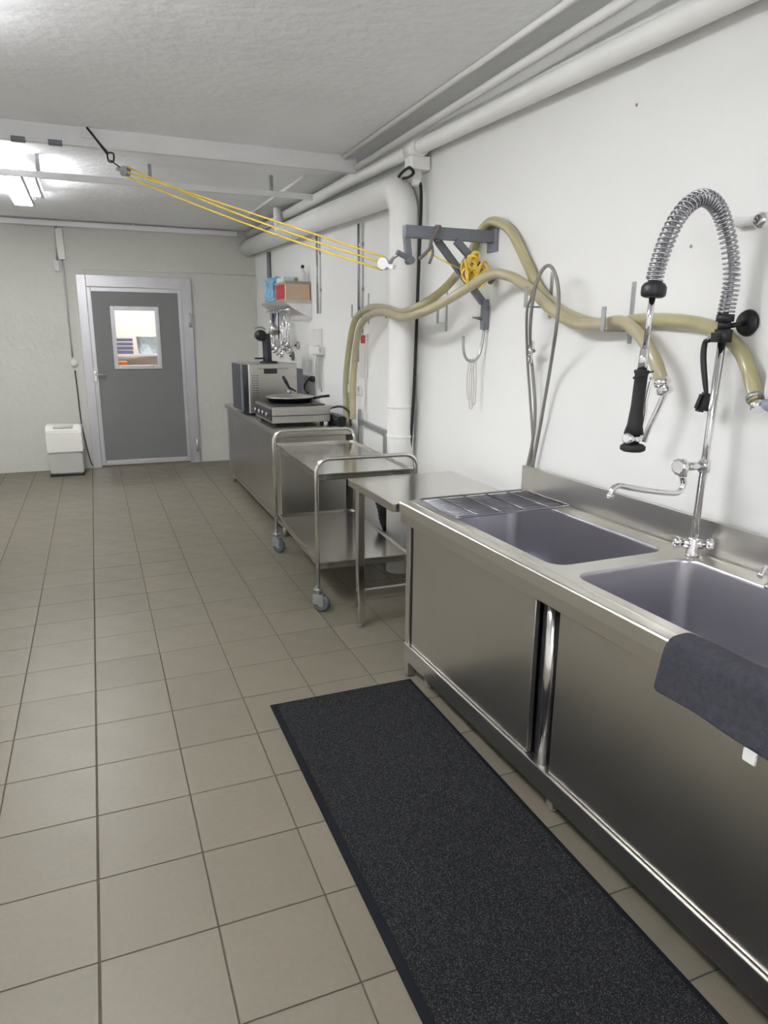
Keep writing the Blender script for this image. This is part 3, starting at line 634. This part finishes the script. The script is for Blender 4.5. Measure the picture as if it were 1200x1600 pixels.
q = WY(482, 440, 6.62); bt = thing('bottle', 'white bottle with black cap on the cardboard box', 'bottle', (1.87, 6.62, sz+.15))
lathe(bm := BM(), [(.028, 0), (.03, .006), (.03, .09), (.012, .12), (.011, .135)], (1.87, 6.62, sz+.1515), n=14); obj('body', bm, M['white_p'], bt)
lathe(bm := BM(), [(.014, 0), (.016, .02), (.012, .028)], (1.87, 6.62, sz+.2865), n=12); obj('cap', bm, M['black'], bt)
lathe(bm := BM(), [(.018, 0), (.022, .01), (.018, .04), (.008, .05)], (1.80, 6.60, sz+.1515), n=12); solo('jar', bm, M['green'], 'small green jar on the cardboard box', 'jar')
# utensils on the rail
rz = sz-.085
def hook(bm, y): tube(bm, smooth([(1.726, y, rz-.002), (1.722, y, rz+.009), (1.711, y, rz+.0105), (1.7035, y, rz+.003), (1.7035, y, rz-.009), (1.715, y, rz-.021)], 4), .0022, 6)
def ladle(y, L, r, lab, m):
    t = thing('ladle', lab, 'ladle', (1.715, y, rz), 0, 'utensils hanging under the shelf'); bm = BM(); hook(bm, y); tube(bm, [(1.715, y, rz-.02), (1.712, y, rz-L)], .006, 8); obj('handle', bm, M['chrome'], t)
    lathe(bm := BM(), [(.004, -r), (r*.6, -r*.8), (r, 0), (r*.93, -.004), (r*.5, -r*.7), (.003, -r*.9)], (1.70, y, rz-L), (-.5, -.2, .85), 16); obj('bowl', bm, m, t)
ladle(6.655, .30, .042, 'nearest steel ladle hanging under the shelf', M['chrome']); ladle(6.80, .33, .045, 'second steel ladle from the near end of the shelf', M['steel']); ladle(7.30, .24, .05, 'farthest steel ladle hanging under the shelf', M['chrome'])
ladle(6.555, .36, .042, 'long steel ladle hanging lowest at the near end of the shelf', M['steel']); ladle(6.868, .40, .046, 'longest steel ladle hanging beside the flat skimmer', M['chrome']); ladle(7.12, .36, .05, 'steel ladle hanging behind the funnel', M['steel']); ladle(7.24, .33, .05, 'steel ladle hanging beside the black handled spatula', M['chrome'])
t = thing('funnel', 'steel funnel with blue handle hanging under the shelf', 'funnel', (1.70, 7.08, rz)); bm = BM(); hook(bm, 7.08); tube(bm, [(1.715, 7.08, rz-.02), (1.70, 7.08, rz-.10)], .010, 8); obj('handle', bm, mat('blue_handle', (.08, .10, .30), .4), t)
lathe(bm := BM(), [(.006, 0), (.07, .12), (.066, .12), (.004, .004)], (1.68, 7.08, rz-.10), (.1, -.35, -.9), 18); obj('cone', bm, M['steel'], t)
t = thing('whisk', 'wire whisk hanging under the shelf beside the ladles', 'whisk', (1.715, 6.735, rz)); bm = BM(); hook(bm, 6.735); tube(bm, [(1.715, 6.735, rz-.02), (1.715, 6.735, rz-.14)], .008, 8); obj('handle', bm, M['chrome'], t)
for k in range(5):
    a = k*math.pi/5; d = Vector((math.cos(a), math.sin(a), 0)); c = Vector((1.715, 6.735, rz-.14))
    obj('wire', tube(BM(), smooth([c, c+d*.03+Vector((0, 0, -.06)), c+d*.02+Vector((0, 0, -.12)), c+Vector((0, 0, -.135)), c-d*.02+Vector((0, 0, -.12)), c-d*.03+Vector((0, 0, -.06)), c], 4), .0018, 5), M['chrome'], t)
t = thing('skimmer', 'flat steel skimmer hanging under the middle of the shelf', 'skimmer', (1.715, 6.955, rz)); bm = BM(); hook(bm, 6.955); tube(bm, [(1.715, 6.955, rz-.02), (1.71, 6.955, rz-.27)], .006, 8); obj('handle', bm, M['black'], t)
lathe(bm := BM(), [(.045, 0), (.045, .004)], (1.70, 6.955, rz-.31), (-1, -.3, .1), 18); obj('disc', bm, M['steel'], t)
t = thing('spatula', 'black handled spatula hanging near the far end of the shelf', 'spatula', (1.715, 7.18, rz)); bm = BM(); hook(bm, 7.18); tube(bm, [(1.715, 7.18, rz-.02), (1.713, 7.18, rz-.14)], .011, 8); obj('handle', bm, M['black'], t)
obj('blade', box(BM(), 1.710, 1.714, 7.145, 7.215, rz-.27, rz-.14, .001), M['steel'], t)
for k, (px, py, r) in enumerate(((446, 546, .045), (463, 540, .042), (455, 556, .05))):
    q = WX(px, py, 1.905); t = thing('pot_lid', ['dark steel lid hanging lower on the wall left of pair', 'small steel lid hanging on the wall beneath the ladles', 'lowest round steel lid hanging on the wall above the oven'][k], 'lid', q, 0, 'lids hanging on the wall')
    lathe(bm := BM(), [(r, 0), (r*.9, .012), (r*.3, .02)], (1.9245-k*.0, q.y, q.z), (-1, 0, 0), 16); obj('disc', bm, M['steel'] if k != 2 else M['grey_paint'], t); lathe(bm := BM(), [(.008, 0), (.012, .016)], (1.9045, q.y, q.z), (-1, 0, 0), 10); obj('knob', bm, M['black'], t)
# electrical boxes on the wall beyond the hose
def wallbox(name, pxs, d, m, label, cat, x=1.929):
    (px0, py0), (px1, py1) = pxs; a = WX(px0, py0, x); b_ = WX(px1, py1, x); return box(BM(), x-d, x, min(a.y, b_.y), max(a.y, b_.y), min(a.z, b_.z), max(a.z, b_.z), .006)
t = thing('socket_strip', 'white double socket on the wall right of the oven', 'socket', WX(499, 548, 1.92)); obj('housing', wallbox('', ((492, 541), (508, 554)), .06, None, '', ''), M['white_p'], t)
lathe(bm := BM(), [(.022, 0), (.022, .003)], (1.868, WX(500, 547, 1.869).y, WX(500, 547, 1.869).z), (-1, 0, 0), 12); obj('outlet', bm, M['frost'], t)
solo('fuse_box', wallbox('', ((493, 514), (504, 540)), .03, None, '', ''), M['cream_p'], 'cream fuse box on the wall above the double socket', 'fuse box')
bm = BM()
for k in range(4):
    a = WX(495+k*3, 556, 1.915); b_ = WX(495+k*2.5, 600+4*k, 1.915); tube(bm, smooth([a, a.lerp(b_, .5)+Vector((-.01, 0, 0)), b_], 4), .008, 6)
solo('cable_bundle', bm, M['frost'], 'pale cables hanging below the double socket', 'cable')
t = thing('socket', 'white socket box on the wall behind the hose bend', 'socket', WX(556, 608, 1.92)); obj('housing', wallbox('', ((547, 600), (566, 618)), .024, None, '', ''), M['white_p'], t)
q = WX(560, 608, 1.904); lathe(bm := BM(), [(.02, 0), (.02, .003)], (1.9045, q.y, q.z), (-1, 0, 0), 12); obj('outlet', bm, M['frost'], t)
t = thing('wall_card', 'white hanging gauge card with red top beside the hose', 'gauge', WX(567, 560, 1.925)); obj('card', wallbox('', ((561, 522), (575, 590)), .012, None, '', ''), M['white_p'], t)
q = WX(567, 530, 1.9165); obj('red_mark', box(BM(), 1.9145, 1.9165, q.y-.045, q.y+.045, q.z-.03, q.z+.03, .001), M['red'], t)
q = WX(560, 555, 1.9165); obj('dial', box(BM(), 1.9145, 1.9165, q.y-.015, q.y+.015, q.z-.05, q.z+.05, .001), M['grey_paint'], t)
line('cable', smooth([WX(562, 480, 1.92), WX(566, 500, 1.92), WX(567, 524, 1.92)], 4), .004, M['grey_paint'], 'thin cable above the white gauge card', 'cable', 6)
line('cable', smooth([WX(515, 638, 1.84), WX(530, 635, 1.85), WX(541, 639, 1.86), WX(546, 646, 1.86), WX(548, 665, 1.86)], 5), .009, M['black'], 'black cable arching behind the griddle to the hose foot', 'cable', 8)

# ------------------------------------------------------------------ hoses on the wall
HR = .0235
def hosepath(pts): return smooth([WX(px, py, x) for px, py, x in pts], 7)
h1p = [(542, 668, 1.892), (540, 600, 1.895), (546, 540, 1.875), (555, 500, 1.87), (575, 482, 1.855), (600, 481, 1.742), (628, 488, 1.70), (660, 476, 1.70), (690, 455, 1.80), (715, 428, 1.898), (735, 398, 1.898), (750, 364, 1.898), (770, 346, 1.898), (798, 361, 1.898), (822, 408, 1.898), (842, 450, 1.898), (872, 482, 1.898), (912, 501, 1.898), (955, 507, 1.898), (1000, 500, 1.898), (1055, 501, 1.898), (1110, 511, 1.898), (1150, 540, 1.898), (1170, 578, 1.895), (1182, 628, 1.862)]
h2p = [(551, 655, 1.828), (552, 600, 1.846), (556, 545, 1.846), (564, 508, 1.815), (580, 491, 1.795), (602, 488, 1.685), (628, 496, 1.645), (660, 488, 1.645), (695, 471, 1.70), (732, 449, 1.733), (768, 429, 1.775), (800, 433, 1.825), (832, 455, 1.846), (862, 484, 1.846), (900, 506, 1.846), (940, 506, 1.846), (972, 503, 1.846), (1000, 524, 1.846), (1022, 560, 1.83), (1034, 596, 1.84)]
t = thing('hose', 'thick pale yellow hose arching over the grey wall bracket', 'hose', WX(539, 640, 1.865)); hp1 = hosepath(h1p)
obj('tube', tube(BM(), hp1, HR, 14), M['hose'], t)
e = hp1[-1]; d = (hp1[-1]-hp1[-3]).normalized(); obj('hose_clamp', cyl(BM(), e-d*.022, e-d*.008, HR+.004, n=16), M['galv'], t); obj('fitting', cyl(BM(), e-d*.004, e+d*.03, HR-.002, n=14), M['chrome'], t)
t = thing('hose', 'thick pale hose passing under the grey wall bracket to a chrome coupling', 'hose', WX(551, 640, 1.815)); hp2 = hosepath(h2p)
obj('tube', tube(BM(), hp2, HR, 14), M['hose2'], t)
e = hp2[-1]; d = (hp2[-1]-hp2[-3]).normalized()
bm = BM(); lathe(bm, [(HR+.002, -.01), (HR+.006, 0), (HR+.006, .012), (HR-.002, .018), (HR+.004, .03), (HR+.004, .042), (.012, .05)], e, d, 16); obj('coupling', bm, M['chrome'], t)
s2 = e+d*.05; bm = BM(); tube(bm, smooth([s2-d*.01, s2+Vector((-.01, .02, -.05)), s2+Vector((-.02, .04, -.11)), s2+Vector((-.02, .06, -.17))], 5), .011, 10); obj('outlet_pipe', bm, M['chrome'], t)
# hooks that carry the hoses
def hose_hook(px, py, lab, reach=1.812):
    a = WX(px, py, 1.924); w_ = .011; y = a.y
    near = [q.z for q in hp1+hp2 if abs(q.y-y) < .05 and q.x > 1.6]; near = [z for z in near if z > max(near)-.10]; c = (min(near) if near else a.z-.1)-HR-.001
    t = thing('hose_hook', lab, 'hook', (1.93, y, c), 0, 'steel hooks holding the hoses')
    obj('wall_plate', box(BM(), 1.9265, 1.9297, y-w_, y+w_, c-.05, a.z, .001), M['galv'], t)
    obj('arm', box(BM(), reach, 1.9265, y-w_, y+w_, c-.006, c, .001), M['galv'], t)
    obj('tip', box(BM(), reach-.006, reach, y-w_, y+w_, c-.006, c+.085, .001), M['galv'], t)
for px, a, lab in ((575, 458, 'hose hook at the top of the hose bend'), (615, 450, 'tall hose hook left of the lagged pipe'), (698, 440, 'hose hook just right of the lagged pipe'), (862, 425, 'hose hook carrying the thin grey hose loop'), (990, 440, 'tall hose hook left of the spring faucet')):
    hose_hook(px, a, lab, 1.875 if px in (615, 698) else 1.80)
# thin pressure hose hanging in a loop
t = thing('thin_hose', 'thin grey hose hanging in a loop with a chrome valve', 'hose', WX(820, 760, 1.90))
thp = [(812, 800, 1.905), (818, 755, 1.90), (832, 690, 1.90), (836, 640, 1.89), (833, 590, 1.88), (829, 545, 1.87), (829, 500, 1.785), (836, 450, 1.77), (846, 424, 1.775), (858, 415, 1.78), (868, 430, 1.775), (873, 465, 1.775), (868, 520, 1.78), (858, 585, 1.87), (845, 660, 1.89), (834, 720, 1.90), (829, 765, 1.905), (827, 800, 1.905)]
obj('tube', tube(BM(), hosepath(thp), .0075, 8), M['thin'], t)
thp2 = [(824, 800, 1.913), (828, 740, 1.912), (832, 690, 1.908), (828, 620, 1.89), (824, 560, 1.87), (823, 490, 1.79), (830, 465, 1.775)]
obj('tube', tube(BM(), hosepath(thp2), .006, 8), M['thin'], t)
q = WX(829, 550, 1.862); bm = BM(); cyl(bm, q+Vector((0, 0, -.05)), q+Vector((0, 0, .04)), .011, n=10); cyl(bm, q+Vector((-.005, 0, 0)), q+Vector((-.02, -.055, .006)), .009, n=10); box(bm, q.x-.024, q.x-.014, q.y-.05, q.y-.042, q.z, q.z+.05)
obj('valve', bm, M['chrome'], t)
# hanging dish brush
t = thing('dish_brush', 'black dish brush hanging head down beside the faucet', 'brush', WX(1108, 515, 1.88))
bm = BM(); hb = smooth([WX(1110, 532, 1.843), WX(1102, 535, 1.85), WX(1099, 560, 1.85), WX(1102, 600, 1.85), WX(1104, 618, 1.85)], 6); tube(bm, hb, [.006+.004*math.sin(math.pi*i/(len(hb)-1)) for i in range(len(hb))], 8); obj('handle', bm, M['black'], t)
a = WX(1104, 614, 1.85); b_ = WX(1092, 643, 1.84); bar(bm := BM(), a, b_, .042, .028, (0, 1, 0)); bmesh.ops.bevel(bm, geom=bm.edges[:], offset=.008, segments=2, affect='EDGES'); obj('head', bm, M['black'], t)
bm = BM(); bar(bm, a.lerp(b_, .25)+Vector((.018, 0, .0)), b_+Vector((.018, 0, .004)), .03, .02, (0, 1, 0)); obj('bristles', bm, M['rubber'], t)
q = WX(1110, 531, 1.85); bm = BM(); tube(bm, [(1.9295, q.y, q.z), (1.84, q.y, q.z), (1.838, q.y, q.z+.012)], .004, 6); solo('wall_hook', bm, M['galv'], 'small steel hook holding the black dish brush', 'hook')

# ------------------------------------------------------------------ grey wall bracket with tackle
BY = 3.283
br = thing('wall_bracket', 'grey steel bracket standing out from the right wall', 'bracket', (XR, BY, 1.7))
W_ = lambda px, py: WY(px, py, BY)
tip = W_(633, 360); root = Vector((1.925, BY, 2.045))
obj('arm', bar(BM(), (1.435, BY, 2.052), (1.92, BY, 2.052), .04, .055), M['grey_paint'], br)
obj('wall_plate', box(BM(), 1.92, 1.9295, BY-.05, BY+.05, 1.98, 2.09, .002), M['grey_paint'], br)
obj('drop_post', bar(BM(), (1.447, BY, 2.03), (1.462, BY, 1.915), .03, .025), M['grey_paint'], br)
bm = BM(); bar(bm, (1.47, BY, 1.925), (1.395, BY-.01, 1.955), .02, .02); cyl(bm, (1.467, BY-.025, 1.92), (1.467, BY+.025, 1.92), .018, n=10); obj('shackle', bm, M['grey_paint'], br)
obj('brace', bar(BM(), (1.70, BY-.03, 2.02), (1.915, BY-.03, 1.835), .028, .032), M['grey_paint'], br)
obj('brace', bar(BM(), (1.63, BY+.03, 2.02), (1.90, BY+.03, 1.735), .028, .032), M['grey_paint'], br)
obj('lower_post', bar(BM(), (1.905, BY+.02, 1.75), (1.905, BY+.02, 1.60), .03, .03), M['grey_paint'], br)
obj('spike', tube(BM(), [(1.89, BY+.02, 1.655), (1.83, BY+.01, 1.66)], [.010, .003], 8), M['grey_paint'], br)
jh = smooth([(1.905, BY+.02, 1.60), (1.90, BY+.02, 1.54), (1.885, BY+.02, 1.475), (1.855, BY+.02, 1.440), (1.815, BY+.02, 1.445), (1.792, BY+.02, 1.485), (1.785, BY+.02, 1.565)], 6)
obj('hook', tube(BM(), jh, .0075, 8), M['galv'], br)
for k in range(3):
    x = 1.832+.014*k; z0 = 1.452; z1 = (1.24, 1.19, 1.21)[k]; y = BY+.02
    bm = BM(); tube(bm, smooth([(x, y, z0), (x-.018, y-.01, z0-.06), (x-.022, y-.012, (z0+z1)/2), (x-.016, y-.01, z1+.02), (x, y, z1), (x+.016, y+.01, z1+.02), (x+.018, y+.012, (z0+z1)/2), (x+.012, y+.006, z0-.06)], 5, True), .0026, 6, True)
    solo('cord_loop', bm, M['cord'], ['thin white cord loop nearest the room on the bracket hook', 'longest thin white cord loop in the middle of the bracket hook', 'thin white cord loop nearest the wall on the bracket hook'][k], 'cord', 'cord loops on the bracket hook')
# tackle between the beam and the bracket
p0 = WY(136, 200, 4.945); PA = WY(196, 268, 4.72); PBk = WY(600, 412, 3.40)
tk = thing('rope_tackle', 'yellow rope tackle stretched from the ceiling beam to the wall bracket', 'tackle', PBk)
obj('anchor_plate', box(BM(), p0.x-.035, p0.x+.035, 4.938, 4.957, p0.z-.055, min(p0.z+.03, ZC-.002), .003), M['white_p'], tk)
e1 = WY(168, 240, 4.83); lp = smooth([e1, WY(177, 240, 4.81), WY(177, 252, 4.80), WY(170, 252, 4.80)], 5, True)
bm = BM(); tube(bm, [p0+Vector((0, -.006, 0)), p0.lerp(e1, .4), e1], [.007, .007, .010], 8); tube(bm, lp, .005, 6, True); tube(bm, [WY(172, 250, 4.80), PA], .004, 6); obj('strap', bm, M['rubber'], tk)
def pulley(c, d, name):
    d = d.normalized(); s = d.cross(Vector((0, 0, 1))).normalized(); u = s.cross(d); bm = BM()
    for k in (-1, 1):
        lathe(bm, [(.029, 0), (.029, .004)], c+s*k*.014-s*.002, s, 14)
    bar(bm, c-d*.06, c-d*.02, .03, .02); o = obj('pulley', bm, M['white_p'] if name else M['galv'], tk); lathe(bm := BM(), [(.024, -.009), (.019, 0), (.024, .009)], c, s, 14); obj('sheave', bm, M['alu'], o)
dr = PBk-PA; pulley(PA, dr, 0); pulley(PBk, -dr, 1)
s = dr.normalized().cross(Vector((0, 0, 1))).normalized(); u = s.cross(dr.normalized())
for k, (o0, o1, sag) in enumerate(((.028, .004, .03), (-.022, -.03, .02), (.0, .03, .0))):
    a = PA+u*o0+s*.006*(k-1); b_ = PBk+u*o1+s*.006*(k-1)
    obj('rope', tube(BM(), [a.lerp(b_, q/12)+Vector((0, 0, -sag*4*(q/12)*(1-q/12))) for q in range(13)], .0048, 6), M['rope'], tk)
bm = BM(); sh = Vector((1.405, BY-.005, 1.945)); tube(bm, [PBk+dr.normalized()*.03, PBk.lerp(sh, .6), sh], .008, 6); obj('link', bm, M['galv'], tk)
# strap lashed round the bracket arm and rope end
a = W_(683, 355)+Vector((0, -.034, 0)); b_ = Vector((1.50, BY-.034, 1.925))
bm = BM(); tube(bm, smooth([a+Vector((.0, 0, .0)), a.lerp(b_, .4), a.lerp(b_, .7)+Vector((.015, -.01, 0)), b_], 5), .009, 6); tube(bm, smooth([a.lerp(b_, .45), a.lerp(b_, .7)+Vector((.03, -.02, -.015)), b_+Vector((.05, -.01, -.02))], 4), .007, 6)
tube(bm, smooth([a, Vector((a.x+.004, BY+.034, 2.085)), Vector((a.x+.006, BY+.034, 2.02)), Vector((a.x-.005, BY-.034, 2.015))], 4), .006, 6)
solo('lashing_strap', bm, M['strap'], 'grey strap lashed round the arm of the wall bracket', 'strap')
bm = BM(); a = W_(662, 396)+Vector((0, -.05, 0)); b_ = W_(716, 424)+Vector((0, -.06, 0)); tube(bm, [a, a.lerp(b_, .5)+Vector((0, 0, -.004)), b_], .0035, 6); solo('rope_tail', bm, M['rope'], 'loose thin rope tail leading to the yellow rope bundle', 'rope')
bm = BM(); c = W_(727, 422)+Vector((0, -.085, 0))
for k in range(24):
    an = random.uniform(-.7, .7); r1, r2 = random.uniform(.025, .055), random.uniform(.012, .03); cc = c+Vector((random.uniform(-.035, .05), random.uniform(-.015, .015), random.uniform(-.055, .035)))
    pts = []
    for q in range(10):
        th = 2*math.pi*q/10; x, z = r2*math.cos(th), r1*math.sin(th); pts.append(cc+Vector((x*math.cos(an)-z*math.sin(an), .012*math.sin(2*th+k), x*math.sin(an)+z*math.cos(an))))
    tube(bm, smooth(pts, 2, True), .0055, 6, True)
solo('rope_bundle', bm, M['rope'], 'bundle of yellow rope knotted on the bracket brace', 'rope')

# ------------------------------------------------------------------ drain parts under the table
t = thing('waste_pipe', 'white waste pipe with black collar under the steel table', 'pipe', (1.72, 3.75, 0))
obj('pipe', tube(BM(), smooth([(1.86, 3.62, .75), (1.84, 3.62, .62), (1.82, 3.60, .45), (1.82, 3.58, .30), (1.82, 3.58, .0)], 6), .045, 16), M['white_p'], t)
obj('collar', cyl(BM(), (1.858, 3.62, .73), (1.845, 3.62, .66), .056, n=16), M['black'], t)
q0, q1, q2, q3 = WX(591, 776, 1.80), WX(597, 795, 1.80), WX(600, 812, 1.80), WX(606, 826, 1.80)
tube(bm := BM(), smooth([q0, q1, q2, q3], 6), [.032+.004*(i % 2) for i in range(19)], 14); solo('black_hose', bm, M['rubber'], 'short black corrugated hose by the wall under the steel table', 'hose')

# ------------------------------------------------------------------ floor mat
t = thing('floor_mat', 'long black flecked floor mat in front of the sink', 'mat', (.92, 1.5, 0), math.radians(.2))
mx0, mx1, my0, my1 = .584, 1.252, .35, 2.722
bm = BM(); prism(bm, [(mx0, my0, .0005), (mx1, my0, .0005), (mx1, my1, .0005), (mx0, my1, .0005)], (0, 0, .004)); obj('border', bm, M['mat_edge'], t)
obj('pile', box(BM(), mx0+.028, mx1-.018, my0+.03, my1-.018, .0046, .0095, .002), M['pile'], t)

# ------------------------------------------------------------------ things at the right edge of the view
t = thing('wall_tap', 'white swing arm with chrome end high on the right wall', 'arm', WX(1190, 346, 1.9))
a = WX(1146, 348, 1.90); b_ = WX(1215, 341, 1.90); obj('arm', tube(BM(), [a, b_], .014, 12), M['white_p'], t)
c = WX(1199, 345, 1.88); lathe(bm := BM(), [(.02, 0), (.024, .01), (.024, .03), (.015, .04)], c, (-1, 0, 0), 14); obj('end_valve', bm, M['chrome'], t); obj('mount', cyl(BM(), (1.9295, a.y-.01, a.z), (1.895, a.y-.01, a.z), .016), M['white_p'], t)
t = thing('plastic_vessel', 'white plastic vessel on the wall where the hose ends', 'vessel', WX(1205, 600, 1.86))
c = WX(1225, 606, 1.86); lathe(bm := BM(), [(.045, -.035), (.05, -.02), (.05, .05), (.042, .06), (.02, .068)], c, (0, 0, 1), 20); obj('body', bm, M['white_p'], t); lathe(bm := BM(), [(.038, -.07), (.052, -.06), (.052, -.036)], c, (0, 0, 1), 20); obj('blue_ring', bm, mat('blue_ring', (.30, .32, .42), .4), t)
obj('mount', box(BM(), 1.9105, 1.9295, c.y-.02, c.y+.02, c.z-.02, c.z+.03), M['white_p'], t)
t = thing('rim_tap', 'small chrome tap on the back rim of the near basin', 'tap', (1.80, 1.30, SZ))
c = WZ(1206, 920, SZ); lathe(bm := BM(), [(.022, 0), (.022, .01), (.014, .015), (.014, .06), (.02, .065), (.02, .08)], c, n=14); t.location = c; obj('body', bm, M['chrome'], t)
obj('spout', tube(BM(), smooth([c+Vector((0, 0, .055)), c+Vector((-.04, 0, .07)), c+Vector((-.07, -.01, .05))], 5), .009, 8), M['chrome'], t)

for px, py, lab in ((995, 164, 'small grey wall plug high on the right wall'), (1080, 385, 'small grey wall plug inside the faucet arch')):
    q = WX(px, py, 1.93); lathe(bm := BM(), [(.006, 0), (.005, .003)], (1.9296, q.y, q.z), (-1, 0, 0), 10); solo('wall_plug', bm, M['galv'], lab, 'plug')
